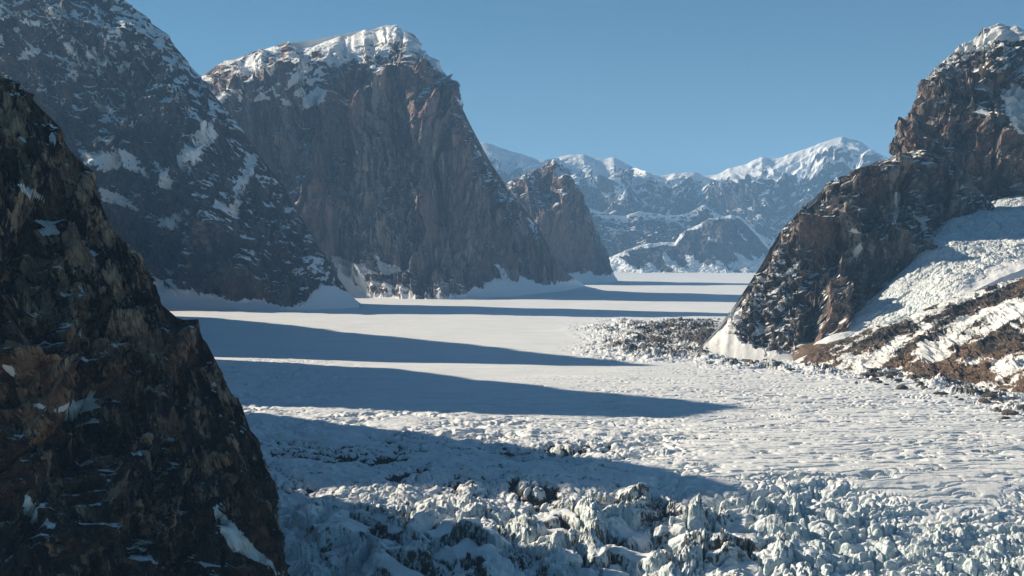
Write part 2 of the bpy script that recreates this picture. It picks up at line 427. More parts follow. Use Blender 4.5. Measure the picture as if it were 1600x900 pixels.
def left_snow(V, nz, px, py, D, arc, up, V0):
    m = blur(nz, 2)
    nn = fbm2(arc / 260, up / 180, 5, 31, .6)
    fl = fbm2((arc + .5 * up) / 75, (up - .3 * arc) / 42, 4, 32, .6)
    fl2 = fbm2((arc - .6 * up) / 60, (up + .4 * arc) / 110, 3, 33, .6)
    hi = ss(330, 40, py)
    s = .08 + .62 * ss(.34, .74, m) + .30 * nn + (.34 + .34 * hi) * fl + .30 * hi * np.maximum(fl2, 0) + .24 * hi - .10 * ss(320, 470, py)
    for poly in left_patches:
        s = s + .58 * shape_poly(px + 14 * fbm2(arc / 120, up / 120, 4, 41), py + 14 * fbm2(arc / 120, up / 120, 4, 42), poly, 6)
    # snow apron at the foot, reaching up into the gullies
    ah = np.interp(px, [200, 300, 350, 420, 465, 478, 500, 560], [190, 120, 70, 55, 10, 40, 120, 60])
    a = ss(18, -18, V0[..., 2] - ah + .9 * D + 30 * fbm2(arc / 120, up / 300, 3, 43))
    return np.maximum(s, a), a
mountain('mountain', mat_left, ridge, foot, back, [(0, 0), (.03, .12), (.12, .27), (.5, .52), (1, 1)], [(.6, .6), (0, 0)],
         900, 560, rock_disp(200, 420, 760, 70, 170, 20, 45, .5, 21, 70, 380), left_snow,
         'shaded slate mountain speckled all over with snow ledges, behind the dark crag')

# ---- broad granite wall, the tallest in the middle of the left side
mat_mid = rock_mat('granite_rock', 10.0, (.070, .062, .064), (.215, .180, .168), (.40, .335, .285), (.29, .175, .135), .65, .8, .32, .11)
rd = [(60,190,12200),(180,165,11900),(270,140,11700),(315,118,11500),(345,101,11300),(380,89,11200),(420,76,11100),(440,70,11050),(452,66,11000),(470,76,10950),(490,74,10930),(520,60,10900),(560,52,10800),(600,42,10700),(618,40,10650),(645,60,10600),(665,78,10550),(690,104,10500),(700,130,10480),(716,172,10450),(730,212,10450),(745,230,10450),(760,258,10450),(785,292,10480),(810,320,10550),(835,352,10700),(862,395,11000),(885,425,11500),(912,445,12600)]
ridge = [P(*r) for r in rd]
fp = [(60,9900),(180,9800),(280,9700),(330,9600),(360,9580),(390,9560),(420,9550),(440,9550),(455,9540),(470,9530),(490,9520),(515,9500),(545,9450),(575,9380),(600,9300),(625,9220),(650,9160),(680,9120),(700,9120),(720,9150),(738,9200),(752,9280),(768,9400),(790,9600),(815,9900),(840,10300),(868,10900),(890,11500),(916,12700)]
foot = [G(*f) for f in fp]
back = backof(ridge, 1300, z=-30)
def mid_snow(V, nz, px, py, D, arc, up, V0):
    m = blur(nz, 2); nn = fbm2(arc / 330, up / 240, 5, 61, .6)
    # line below which the wall is too steep to hold snow
    line = np.interp(px, [300, 350, 400, 440, 480, 520, 560, 600, 640, 700, 740, 800, 900], [170, 165, 172, 160, 165, 120, 105, 95, 88, 110, 235, 300, 420])
    hi = ss(18, -18, py - line + 22 * nn)
    diag = perlin2((px * .75 + py) / 12 + nn * 1.6, (px - py * .8) / 70, 66) + .5 * perlin2((px * .75 + py) / 5 + nn * 2, (px - py * .8) / 30, 67)
    fl = fbm2((arc + .4 * up) / 90, up / 50, 4, 65, .6)
    s = -.02 + .62 * ss(.42, .82, m) + .28 * nn + .34 * fl + hi * (.36 + .50 * diag + .2 * fl)
    cap = shape_poly(px + 5 * nn, py + 4 * nn, [(480,78),(520,58),(560,50),(600,38),(620,35),(650,60),(690,95),(705,120),(690,115),(655,85),(620,62),(600,68),(560,72),(575,100),(545,90),(520,85)], 5)
    s = np.maximum(s, .8 * cap - .25 * ss(.0, .5, diag) * ss(600, 560, px))
    for poly in [[(515,398),(545,405),(575,415),(590,420),(585,388),(600,408),(645,425),(610,428),(575,430),(560,442),(530,440),(520,425)],
                 [(470,150),(490,140),(512,145),(505,168),(475,172)],[(770,400),(785,415),(805,445),(800,462),(780,440)],[(440,155),(470,165),(440,168)],
                 [(655,385),(662,382),(660,400),(655,398)],[(560,435),(600,440),(650,452),(640,458),(590,450),(560,448)]]:
        s = s + .58 * shape_poly(px + 10 * nn, py + 10 * fbm2(arc / 140, up / 140, 3, 63), poly, 4)
    ah = np.interp(px, [500, 560, 600, 640, 680, 730, 770, 800, 840, 900], [80, 70, 45, 25, 10, 40, 100, 120, 70, 80])
    a = ss(18, -18, V0[..., 2] - ah + 1.1 * D + 50 * fbm2(arc / 130, up / 600, 3, 64))
    return np.maximum(s, a), a
def mid_tint(px, py, V):
    t = .5 * np.exp(-((px - 580) / 60) ** 2 - ((py - 350) / 70) ** 2) + .5 * np.exp(-((px - 700) / 30) ** 2 - ((py - 400) / 60) ** 2)
    return t, .9 * np.exp(-((px - 530) / 45) ** 2 - ((py - 190) / 60) ** 2) + .5 * np.exp(-((px - 690) / 60) ** 2 - ((py - 150) / 80) ** 2)
mountain('mountain', mat_mid, ridge, foot, back, [(0, 0), (.03, .12), (.09, .2), (.4, .33), (.72, .46), (.82, .6), (1, 1)], [(.6, .5), (0, 0)],
         900, 560, rock_disp(160, 240, 620, 85, 190, 20, 45, .16, 51, 110, 360), mid_snow,
         'huge sheer brown granite wall with a snow cap, tallest peak against the sky on the left', mid_tint, jag=.022,
         damp=lambda px, py: (1 - .6 * ss(670, 715, px)) * (1 - .55 * ss(150, 95, py) * ss(640, 600, px)))

# ---- smaller buttress beyond the granite wall
rd = [(740,330,14500),(775,305,14500),(797,284,14500),(815,276,14480),(838,264,14450),(865,250,14400),(880,258,14400),(895,280,14400),(908,305,14400),(922,335,14430),(938,370,14500),(950,400,14600),(960,428,14800),(967,442,15000)]
ridge = [P(*r) for r in rd]
fp = [(740,13200),(775,13200),(800,13200),(820,13220),(845,13260),(868,13330),(884,13400),(900,13550),(914,13750),(928,14000),(942,14280),(952,14520),(962,14760),(970,14980)]
foot = [G(*f) for f in fp]; back = backof(ridge, 1100)
def butt_snow(V, nz, px, py, D, arc, up, V0):
    m = blur(nz, 2); nn = fbm2(arc / 380, up / 260, 5, 81, .6)
    hi = ss(300, 262, py + 20 * nn + .25 * (865 - px))
    s = -.02 + .6 * ss(.45, .85, m) + .3 * nn + hi * .35
    a = ss(20, -20, V0[..., 2] - 90 + .9 * D + 60 * fbm2(arc / 200, up / 400, 3, 84))
    return np.maximum(s, a), a
mountain('mountain', mat_mid, ridge, foot, back, [(0, 0), (.04, .12), (.12, .25), (.5, .48), (1, 1)], [(.5, .5), (0, 0)],
         420, 330, rock_disp(80, 200, 560, 60, 170, 16, 50, .16, 71, 80, 330), butt_snow,
         'smaller rounded rock buttress standing just beyond the tall granite wall', None, jag=.03,
         damp=lambda px, py: 1 - .6 * ss(885, 920, px))

# ---- right: tall brown tower
mat_right = rock_mat('brown_rock', 5.0, (.042, .040, .042), (.165, .150, .143), (.38, .33, .285), (.33, .20, .135), .45, .7, .38, .4, snowc=(.74, .73, .71))
rd = [(1290,420,5450),(1360,300,5500),(1395,245,5550),(1408,215,5560),(1424,172,5570),(1440,142,5580),(1462,105,5590),(1482,88,5600),(1508,70,5600),(1535,48,5600),(1560,35,5600),(1585,42,5600),(1610,50,5600),(1680,85,5650),(1800,130,5700),(2100,200,5800)]
ridge = [P(*r) for r in rd]
fp = [(1260,4900),(1320,4800),(1370,4780),(1400,4760),(1420,4750),(1440,4740),(1462,4730),(1485,4730),(1512,4730),(1540,4740),(1568,4760),(1600,4800),(1640,4850),(1720,4950),(1850,5050),(2150,5200)]
foot = [G(*f) for f in fp]; back = backof(ridge, 900)
def tower_snow(V, nz, px, py, D, arc, up, V0):
    m = blur(nz, 2); nn = fbm2(arc / 130, up / 100, 5, 91, .6)
    hi = ss(190, 60, py + 25 * nn) + .5 * ss(1500, 1600, px) * ss(330, 150, py)
    fl = fbm2((arc - .5 * up) / 32, up / 24, 4, 94, .6)
    s = .03 + .62 * ss(.40, .8, m) + .34 * nn + .34 * fl + hi * .30
    for poly in [[(1562,145),(1580,135),(1640,140),(1640,210),(1590,208),(1578,190),(1570,165)],[(1460,160),(1480,154),(1482,163),(1462,167)],
                 [(1480,85),(1510,68),(1545,42),(1560,38),(1600,48),(1600,62),(1560,60),(1530,72),(1500,80)],[(1500,85),(1512,84),(1510,96),(1500,96)],
                 [(1555,320),(1610,310),(1700,300),(1700,350),(1555,350)]]:
        s = s + .58 * shape_poly(px + 9 * nn, py + 9 * fbm2(arc / 60, up / 60, 3, 92), poly, 4)
    return s, 0
def tower_tint(px, py, V):
    return .4 * np.exp(-((px - 1465) / 30) ** 2 - ((py - 200) / 50) ** 2), .8 * np.exp(-((px - 1430) / 35) ** 2 - ((py - 190) / 60) ** 2)
mountain('mountain', mat_right, ridge, foot, back, [(0, 0), (.3, .25), (.7, .6), (1, 1)], [(.5, .5), (0, 0)],
         560, 480, rock_disp(90, 170, 420, 38, 95, 11, 26, .5, 101, 35, 210), tower_snow,
         'tall sunlit brown rock tower with snow near its top, at the upper right edge', tower_tint,
         damp=lambda px, py: 1 - .6 * ss(1450, 1410, px))

# ---- right: ridge in front of the tower
rd = [(1078,560,4080),(1098,540,4250),(1125,512,4380),(1152,478,4450),(1178,442,4500),(1196,408,4540),(1215,372,4550),(1232,345,4560),(1248,332,4580),(1262,316,4600),(1270,330,4610),(1282,310,4620),(1300,288,4640),(1322,274,4660),(1345,278,4680),(1362,262,4700),(1384,250,4710),(1410,242,4730),(1440,236,4750),(1462,262,4780),(1482,248,4800),(1510,275,4830),(1535,305,4860),(1560,332,4900),(1620,360,5000)]
ridge = [P(*r) for r in rd]
fp = [(1078,4040),(1095,4020),(1115,4000),(1140,3980),(1162,3960),(1182,3950),(1200,3940),(1216,3930),(1232,3920),(1246,3920),(1260,3930),(1275,3950),(1295,3980),(1320,4010),(1345,4050),(1368,4080),(1392,4110),(1420,4150),(1450,4190),(1480,4240),(1510,4290),(1545,4350),(1580,4420),(1620,4500),(1680,4650)]
foot = [G(*f) for f in fp]; back = backof(ridge, 420)
def rr_snow(V, nz, px, py, D, arc, up, V0):
    m = blur(nz, 2); nn = fbm2(arc / 100, up / 80, 5, 111, .6)
    fl = fbm2((arc - .5 * up) / 26, up / 22, 4, 114, .6)
    s = .15 + .62 * ss(.40, .80, m) + .34 * nn + .34 * fl + .1 * ss(1500, 1600, px)
    for poly in [[(1090,560),(1100,530),(1150,485),(1165,480),(1150,505),(1140,530),(1118,548),(1180,535),(1150,560),(1120,575),(1090,575)],
                 [(1172,520),(1190,505),(1198,512),(1186,525),(1172,526)],[(1255,438),(1292,418),(1298,416),(1262,435)],[(1335,395),(1345,378),(1350,385),(1338,408)],
                 [(1212,486),(1222,466),(1232,462),(1224,485)],[(1230,430),(1245,408),(1252,402),(1240,425)],[(1400,300),(1408,300),(1404,350),(1398,345)],
                 [(1312,360),(1335,358),(1362,365),(1330,363)],[(1416,320),(1440,340),(1450,362),(1430,345)],[(1368,475),(1378,462),(1382,490),(1366,498)],
                 [(1060,555),(1075,545),(1200,560),(1270,568),(1270,580),(1060,580)]]:
        s = s + .58 * shape_poly(px + 8 * nn, py + 8 * fbm2(arc / 40, up / 40, 3, 112), poly, 3.5)
    fan = 85 * np.exp(-((px - 1118) / 42) ** 2) * (1 + .5 * fl)
    s = s + .9 * ss(1150, 1115, px) * ss(490, 515, py)
    a = ss(8, -8, V0[..., 2] - 14 - fan + .5 * D + 26 * fbm2(arc / 60, up / 90, 3, 113))
    return np.maximum(s, a), a
def rr_tint(px, py, V):
    return .3 * np.exp(-((px - 1200) / 60) ** 2 - ((py - 420) / 60) ** 2), .9 * ss(500, 560, py) + .5 * np.exp(-((px - 1330) / 40) ** 2 - ((py - 480) / 50) ** 2)
mountain('mountain', mat_right, ridge, foot, back, [(0, 0), (.08, .12), (.35, .38), (.70, .69), (1, 1)], [(.5, .5), (0, 0)],
         900, 560, rock_disp(90, 190, 330, 30, 75, 9, 20, .5, 121, 45, 150), rr_snow,
         'jagged dark rock ridge sloping down to the glacier, in front of the brown tower', rr_tint, jag=.024,
         damp=lambda px, py: 1 - .5 * ss(1300, 1210, px))

# ---- right: low banded slabs with snow bands
mat_slab = rock_mat('slab_rock', 4.0, (.030, .027, .026), (.10, .083, .072), (.22, .17, .125), (.24, .145, .088), .55, .5, .35, 1.0, snowc=(.74, .735, .72))
rd = [(1240,566,3900),(1262,548,3900),(1295,538,3870),(1335,522,3850),(1372,506,3820),(1400,503,3800),(1440,485,3780),(1475,470,3760),(1520,455,3740),(1560,444,3720),(1600,432,3700),(1680,415,3700),(1800,395,3700),(2100,360,3700)]
ridge = [P(*r) for r in rd]
fp = [(1240,3830),(1262,3780),(1290,3700),(1325,3620),(1360,3540),(1395,3460),(1430,3380),(1468,3290),(1510,3200),(1555,3090),(1600,2980),(1680,2850),(1800,2650),(2100,2300)]
foot = [G(*f, -8) for f in fp]; back = backof(ridge, 330, dx=0.3, z=40)
def slab_snow(V, nz, px, py, D, arc, up, V0):
    nn = fbm2(arc / 90, up / 60, 5, 131, .6)
    # beds dip to the lower left: bands across that direction
    q = (py + .52 * (px - 1250))
    n3 = fbm2(arc / 30, up / 16, 4, 133, .6)
    band = perlin2(q / 15 + 1.1 * nn, (px - .5 * py) / 120, 132) + .6 * perlin2(q / 6 + 1.2 * nn, (px - .5 * py) / 60, 134)
    s = .47 + .42 * band + .30 * nn + .20 * n3
    for poly in [[(1440,540),(1425,552),(1450,535),(1480,525),(1530,530),(1490,556),(1455,560),(1428,552)],[(1290,590),(1340,560),(1400,525),(1440,500),(1450,512),(1420,535),(1395,560),(1360,590),(1320,595)],
                 [(1540,570),(1600,560),(1600,575),(1560,585)],[(1460,520),(1520,490),(1600,465),(1600,490),(1540,520),(1500,535)],[(1250,575),(1330,588),(1480,600),(1600,622),(1600,640),(1240,590)]]:
        s = s + .34 * shape_poly(px + 10 * nn, py + 7 * nn, poly, 6)
    for poly in [[(1255,548),(1300,532),(1362,522),(1358,535),(1320,548),(1280,568),(1255,566)],[(1375,515),(1420,500),(1440,510),(1400,530),(1370,540)],
                 [(1420,555),(1450,565),(1520,572),(1600,590),(1600,616),(1500,598),(1440,585),(1380,570)],[(1500,480),(1600,435),(1600,460),(1530,490),(1470,530),(1440,535)],[(1480,545),(1600,510),(1600,545),(1500,560)]]:
        s = s - .30 * shape_poly(px + 10 * nn, py + 7 * nn, poly, 6)
    return s, 0
def slab_tint(px, py, V):
    return .2, 1.1 * ss(520, 590, py) - .1
mountain('hillside', mat_slab, ridge, foot, back, [(0, 0), (.12, .10), (.6, .5), (1, 1)], [(.5, .5), (0, 0)],
         620, 420, rock_disp(34, 28, 190, 8, 50, 2.4, 15, .9, 141, 6, 120), slab_snow,
         'low rusty brown rock slabs banded with snow, at the right edge under the side glacier', slab_tint, cat='hillside')

# ---- far range
mat_far = rock_mat('far_rock', 26.0, (.035, .036, .042), (.11, .10, .10), (.20, .17, .16), (.16, .12, .09), .3, .4, .35, .6)
rd = [(560,240),(650,215),(735,222),(762,222),(795,234),(850,250),(872,246),(892,240),(912,240),(930,246),(945,247),(960,244),(985,258),(1010,268),(1038,278),(1055,270),(1085,267),(1108,277),(1140,262),(1168,255),(1190,242),(1212,248),(1232,240),(1260,231),(1285,222),(1315,213),(1345,220),(1362,234),(1385,246),(1450,262),(1600,300),(1900,320)]
rd_far1 = list(rd)
ridge = [P(a, b, 30000 + (1500 if 870 < a < 1000 else 0)) for a, b in rd]
foot = [G(a, 25500 + 600 * math.sin(a * .03)) for a, b in rd]; back = backof(ridge, 4000, dx=0)
def far_snow(V, nz, px, py, D, arc, up, V0):
    m = blur(nz, 1); nn = fbm2(arc / 900, up / 600, 5, 151, .6)
    fl = fbm2((arc + .4 * up) / 420, up / 420, 4, 152, .55)
    s = .60 + 1.1 * (m - .60) + .30 * nn + .36 * fl + .3 * ss(330, 235, py)
    return s, 0
mountain('mountain', mat_far, ridge, foot, back, [(0, 0), (.2, .3), (.6, .62), (1, 1)], [(.5, .5), (0, 0)],
         900, 330, rock_disp(250, 1000, 1700, 100, 420, 45, 150, .5, 161, 330, 800), far_snow,
         'distant snowy range closing the valley beneath the pale sky',
         jag=.010,
         damp=lambda px, py: .10 + .90 * ss(0, 55, py - np.interp(px, [a for a, b in rd_far1], [b for a, b in rd_far1])))
rd = [(860,330),(900,318),(940,330),(975,336),(1000,329),(1030,333),(1055,336),(1078,331),(1100,319),(1118,332),(1150,345),(1200,372),(1260,400),(1300,410)]
ridge = [P(a, b, 25200) for a, b in rd]; foot = [G(a, 23900) for a, b in rd]; back = backof(ridge, 1500, dx=0)
def far2_snow(V, nz, px, py, D, arc, up, V0):
    m = blur(nz, 1); nn = fbm2(arc / 700, up / 500, 5, 171, .6)
    return .36 + .9 * (m - .6) + .36 * nn + .5 * ss(22, 4, py - np.interp(px, [a for a, b in rd], [b for a, b in rd])), 0
rd_far2 = list(rd)
mountain('ridge', mat_far, ridge, foot, back, [(0, 0), (.5, .45), (1, 1)], [(.5, .5), (0, 0)],
         520, 200, rock_disp(120, 330, 1100, 45, 260, 20, 90, .6, 181, 60, 600), far2_snow,
         'snow-crested ridge in front of the distant range, behind the low dark hill', cat='ridge')
rd = [(940,408),(958,400),(985,388),(1008,381),(1035,378),(1055,378),(1068,362),(1088,352),(1110,342),(1140,335),(1155,337),(1172,352),(1190,372),(1203,388),(1220,402),(1245,416)]
ridge = [P(a, b, 22600) for a, b in rd]; foot = [G(a, 21300) for a, b in rd]; back = backof(ridge, 1200, dx=0)
rd_far3 = list(rd)
def far3_snow(V, nz, px, py, D, arc, up, V0):
    nn = fbm2(arc / 500, up / 400, 5, 191, .6)
    line = np.interp(px, [a for a, b in rd_far3], [b for a, b in rd_far3])
    st = perlin2(arc / 190 + up / 420, up / 1500, 192)
    return .20 + .35 * st + .32 * nn + .5 * ss(9, 2, py - line) + .45 * ss(392, 420, py + 8 * st) + .25 * ss(1050, 960, px) * ss(.0, .3, st), 0
mountain('hill', mat_far, ridge, foot, back, [(0, 0), (.15, .3), (.6, .62), (1, 1)], [(.5, .5), (0, 0)],
         520, 200, rock_disp(60, 150, 620, 25, 200, 12, 70, .6, 201, 40, 330), far3_snow,
         'low dark hill striped with thin snow gullies at the far end of the glacier', cat='hill')

# ---- the wall of peaks beyond the left edge of the view, whose shadows cross the glacier
prof_t = [1300, 1400, 1500, 1565, 1598, 1622, 1740, 1850, 1940, 2052, 2249, 2295, 2350, 2416, 2490, 2714, 2899, 3262, 3330, 3365, 3404, 3480, 3589, 4174, 4650, 5100, 5451, 5600, 6100, 6350]
prof_S = [-420, -330, -450, -700, -860, -1080, -800, -490, -685, -951, -1518, -1800, -1580, -1054, -757, -670, -1112, -1787, -2380, -2600, -2429, -1343, -1142, -1933, -2683, -3300, -3855, -4600, -4700, -4400]
tt = np.linspace(1300, 6350, 60)
tt = np.unique(np.concatenate([tt, prof_t]))
e = np.array([.917, -.4]); nn_ = np.array([.4, .917])
ridge = []; foot = []; back = []
for t in tt:
    S = np.interp(t, prof_t, prof_S); s0 = -.944 * t - 330
    h = (S - s0) * math.tan(SUN_EL)
    q = e * s0 + nn_ * t
    ridge.append((q[0], q[1], h))
    f = e * (s0 + 290 + .12 * h) + nn_ * t; b_ = e * (s0 - 1100) + nn_ * t
    foot.append((f[0], f[1], -25)); back.append((b_[0], b_[1], -25))
def off_snow(V, nz, px, py, D, arc, up, V0):
    return .25 + .5 * ss(.4, .8, nz), 0
def off_disp(V, arc, up, n):
    return 10 * fbm2(arc / 120, up / 100, 4, 211) , 0
o = mountain('mountain', mat_left, ridge, foot, back, [(0, 0), (.5, .6), (1, 1)], [(.5, .5), (0, 0)],
         600, 120, off_disp, off_snow, 'row of pointed peaks left of the view that shade the glacier in bands')

# ================================================================== side glacier tumbling down on the right
gmat = B('glacier_ice')
b = gmat
c1 = b.co(1, 1, 1)
ice = b.attr('ice'); dirt_shade = b.attr('dirt_shade')
nA = b.noise(c1, .12, 6, .6); nB = b.noise(c1, .5, 5, .6); nC = b.noise(c1, .02, 5, .6)
icef = b.mp(b.math('ADD', ice, b.math('MULTIPLY', b.math('SUBTRACT', nA, .5), .8)), .42, .62)
icecol = b.mix(b.mp(nB, .35, .65), (.52, .64, .665), (.75, .80, .80))
col = b.mix(icef, b.mix(b.mp(b.noise(b.co(.004, .03, .01), 1.0, 5, .6), .4, .65), (.84, .84, .83), (.73, .74, .745)), icecol)
dirt_shade_f = b.mp(b.math('ADD', dirt_shade, b.math('MULTIPLY', b.math('SUBTRACT', b.noise(b.co(1, 1, .5), .16, 7, .68), .5), 1.5)), .46, .60)  # real dirt, plus the shade painted into the left rough ice
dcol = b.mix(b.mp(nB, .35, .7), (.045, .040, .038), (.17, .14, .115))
col = b.mix(dirt_shade_f, col, dcol)
b.l.new(col, b.p.inputs['Base Color'])
rough = b.mp(icef, 0, 1, .85, .45); b.l.new(rough, b.p.inputs['Roughness'])
vv = b.vor(b.co(.16, .16, .05, .5, 1.0), 1.0, 'F1', 'Distance')
b.l.new(b.bump(b.math('ADD', b.math('ADD', nA, b.math('MULTIPLY', nB, .45)), b.math('MULTIPLY', vv, .6)), 4.0, b.mp(b.attr('rough'), 0, 1, .06, .95)), b.p.inputs['Normal'])
mat_ice = b.m

def seracs(x, y, s=1.0, seed=0, stretch=(1, 1)):
    """broken ice: leaning blocks parted by crevasses. returns height (about 0..1), wallness"""
    wx = fbm2(x / (70 * s), y / (70 * s), 4, seed + 1) * 26 * s
    wy = fbm2(x / (70 * s), y / (70 * s), 4, seed + 2) * 26 * s
    X = (x + wx) / stretch[0]; Y = (y + wy) / stretch[1]
    f1, f2, r, ox, oy, r2 = worley2(X / (38 * s), Y / (38 * s), seed + 3)
    h = .55 * r + .35 * (1 - f1) + .25 * (np.cos(r2 * 6.28) * ox + np.sin(r2 * 6.28) * oy)
    h = h * ss(.0, .16, f2 - f1)
    g1, g2, q, px_, py_, q2 = worley2((X + wx * .5) / (15 * s), (Y - wy * .5) / (15 * s), seed + 4)
    h2 = (.5 * q + .5 * (1 - g1) + .4 * (np.cos(q2 * 6.28) * px_ + np.sin(q2 * 6.28) * py_)) * ss(0, .22, g2 - g1)
    k1, k2, z, a_, b_, z2 = worley2((X + wy * .3) / (6 * s), (Y + wx * .3) / (6 * s), seed + 5)
    h3 = (.6 * z + .4 * (1 - k1)) * ss(0, .3, k2 - k1)
    return h, h2, h3

rails_px = [
  [(1235,572,3820),(1300,566,3790),(1365,552,3780),(1425,515,3820),(1480,470,3880),(1545,445,3950),(1600,425,4000),(1750,390,4200),(2000,350,4400)],
  [(1240,568,3900),(1300,548,3930),(1362,522,3980),(1425,470,4070),(1480,420,4170),(1545,390,4280),(1600,372,4400),(1750,345,4700),(2000,310,5000)],
  [(1246,562,3960),(1300,526,4060),(1352,488,4180),(1425,418,4330),(1462,372,4480),(1540,335,4700),(1600,318,4900),(1750,290,5300),(2000,260,5600)],
  [(1246,548,4150),(1300,512,4280),(1352,474,4420),(1430,400,4600),(1475,355,4780),(1555,318,5050),(1610,300,5250),(1750,275,5700),(2000,250,6000)]]
Vs = loft([[P(*q) for q in r] for r in rails_px], 620, 420)
lo = Vs[0:1].copy(); lo[..., 1] -= 60; lo[..., 2] = -20; Vs = np.concatenate([lo, Vs], 0)
h, h2, h3 = seracs(Vs[..., 0], Vs[..., 1], .9, 300, (1.5, 1.1))
px, py = bearing(Vs[..., 0], Vs[..., 1], Vs[..., 2])
k = np.linspace(0, 1, Vs.shape[0])[:, None]
act = ss(.0, .12, k - .02 + .12 * fbm2(Vs[..., 0] / 200, Vs[..., 1] / 200, 3, 301)) * ss(1280, 1400, px) 
Vs[..., 2] += act * (11 * h + 6 * h2 + 2.2 * h3 - 6) + (1 - act) * 5 * fbm2(Vs[..., 0] / 60, Vs[..., 1] / 60, 4, 305) + 34 * fbm2(Vs[..., 0] / 260, Vs[..., 1] / 260, 3, 306)
nz = np.abs(normals(Vs)[..., 2])
icea = .50 * ss(.85, .5, nz) * act + .20 * act
dirta = .22 * act * ss(-.1, .3, fbm2(Vs[..., 0] / 120, Vs[..., 1] / 120, 4, 307)) + .06
tag(grid_mesh('glacier', Vs, mat_ice, {'ice': icea, 'dirt_shade': dirta, 'rough': act}, True),
    'pale blue broken side glacier tumbling down between the dark ridge and the rusty slabs', 'glacier', 'structure')

# ================================================================== the main glacier
def steps(a, b, s0, s1):
    out = [a]
    while out[-1] < b:
        f = (out[-1] - a) / (b - a); out.append(out[-1] + s0 + (s1 - s0) * f)
    return out[:-1]
rows = steps(500, 1380, 20, 4) + steps(1380, 2050, 1.0, 1.3) + steps(2050, 3300, 1.6, 5) + steps(3300, 9000, 6, 30) + steps(9000, 70000, 40, 1200)
rows = np.array(rows)
uf = np.linspace(-.30, .42, 1500)
uc = .42 + (np.linspace(0, 1, 40)[1:] ** 2) * 3.0; ul = -.30 - (np.linspace(0, 1, 50)[1:] ** 2) * 3.0
us = np.concatenate([ul[::-1], uf, uc])
Y, U = np.meshgrid(rows, us, indexing='ij')
X = U * Y
Z = np.zeros_like(X)
px, py = bearing(X, Y, Z)
# broad swells
Z += 5 * fbm2(X / 500, Y / 500, 3, 401) * ss(700, 2000, Y)
# drifts and faint flow lines that bend with the valley
fl_ = Y + .16 * X + 90 * fbm2(X / 900, Y / 900, 2, 404)
Z += (1.6 * fbm2(X / 420, fl_ / 75, 4, 405) + .8 * fbm2(X / 130, fl_ / 30, 3, 406)) * ss(12000, 7000, Y)
# zones
wob = 26 * fbm2(X / 160, Y / 160, 4, 402); wob2 = 60 * fbm2(X / 230, Y / 600, 5, 403)
zs = ss(728, 775, py + wob * 1.2 - 12 * ss(1250, 1500, px))
icefall = -.135 * (np.sqrt(np.maximum(1990 - Y, 0) ** 2 + 60 ** 2) - 60)
py0 = py; px, py = bearing(X, Y, icefall)  # the ice steepens and falls away towards the viewer                       # seracs
zp = zs * ss(400, 520, px) * ss(1330, 1130, px + wob)                            # dirty pinnacles
zc = ss(560, 640, py + .05 * (px - 1000) + wob * .6) * ss(420, 1150, px + wob) * (1 - .75 * zs)   # long crevasses on the right
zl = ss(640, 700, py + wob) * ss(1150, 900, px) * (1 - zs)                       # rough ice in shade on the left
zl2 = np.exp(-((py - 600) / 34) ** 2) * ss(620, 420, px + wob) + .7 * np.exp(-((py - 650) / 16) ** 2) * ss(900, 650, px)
zr = np.maximum(ss(870, 1010, px + wob2) * ss(1150, 1110, px) * ss(497, 508, py + wob * .3) * ss(572, 552, py + wob * .35),
                (.35 + .65 * ss(-.2, .2, fbm2(X / 120, Y / 120, 3, 408))) * ss(1060, 1120, px) * np.exp(-((py - np.interp(px, [1050, 1250, 1400, 1500, 1600, 1800], [566, 574, 590, 608, 636, 690])) / np.interp(px, [1050, 1400, 1600], [6, 9, 16])) ** 2) * .95)
zr = np.clip(zr, 0, 1)
Z += icefall; zsm = ss(900, 1300, Y) # keep the nearest rows flat, they are below the frame
sub = (zs > .001) & (Y < 2600)
xs, ys = X[sub], Y[sub]
def serac_field(x, y, pz):
    """snow-draped ice blocks: big ones among the dirty pinnacles (pz), smaller rounded ones to the right"""
    wx = fbm2(x / 110, y / 110, 5, 501) * 60; wy = fbm2(x / 110, y / 110, 5, 502) * 70
    x1 = x + wx; y1 = y + wy
    f1, f2, r, ox, oy, r2 = worley2(x1 / 46, y1 / 52, 503)
    e = ss(0, .20, f2 - f1)
    H1 = (.35 + .85 * r) * (1 - 1.1 * f1 * f1) * e + .30 * oy * e
    g1, g2, q, gx, gy, q2 = worley2((x1 + .5 * wy) / 16, (y1 - .4 * wx) / 19, 504)
    H2 = (.35 + .75 * q + .55 * (np.cos(q2 * 6.28) * gx + np.sin(q2 * 6.28) * gy) - .3 * g1 * g1) * ss(0, .17, g2 - g1)
    H2d = ((.45 + .75 * q) * (1.1 - 1.2 * g1 * g1) + .12 * gy) * ss(0, .22, g2 - g1)           # rounded, snow-capped
    H2 = (.30 + .25 * pz) * H2 + (.70 - .25 * pz) * H2d
    k1, k2, z, kx, ky, z2 = worley2((x1 + wy) / 6.5, (y1 - wx) / 8, 505)
    H3 = (.3 + .8 * z + .6 * (np.cos(z2 * 6.28) * kx + np.sin(z2 * 6.28) * ky)) * ss(0, .22, k2 - k1)
    pin = ridged3((x / 120 + wx / 300, y / 150, x * 0), 3, 510, .38)
    cal = ss(-.1, .25, fbm2(x / 90, y / 90, 3, 511))                                # smooth snow lies over part of it
    big = 14 * H1 + 5.2 * H2 * cal + 2.1 * H3 * cal + 15 * (pin - .4)
    sml = 5.5 * H1 + 6.0 * H2 + 1.5 * H3 * (.3 + .7 * cal) + 9 * fbm2(x / 140, y / 140, 2, 512)
    return pz * big + (1 - pz) * sml - 9 - 3 * pz
Z[sub] += zs[sub] * serac_field(xs, ys, zp[sub])
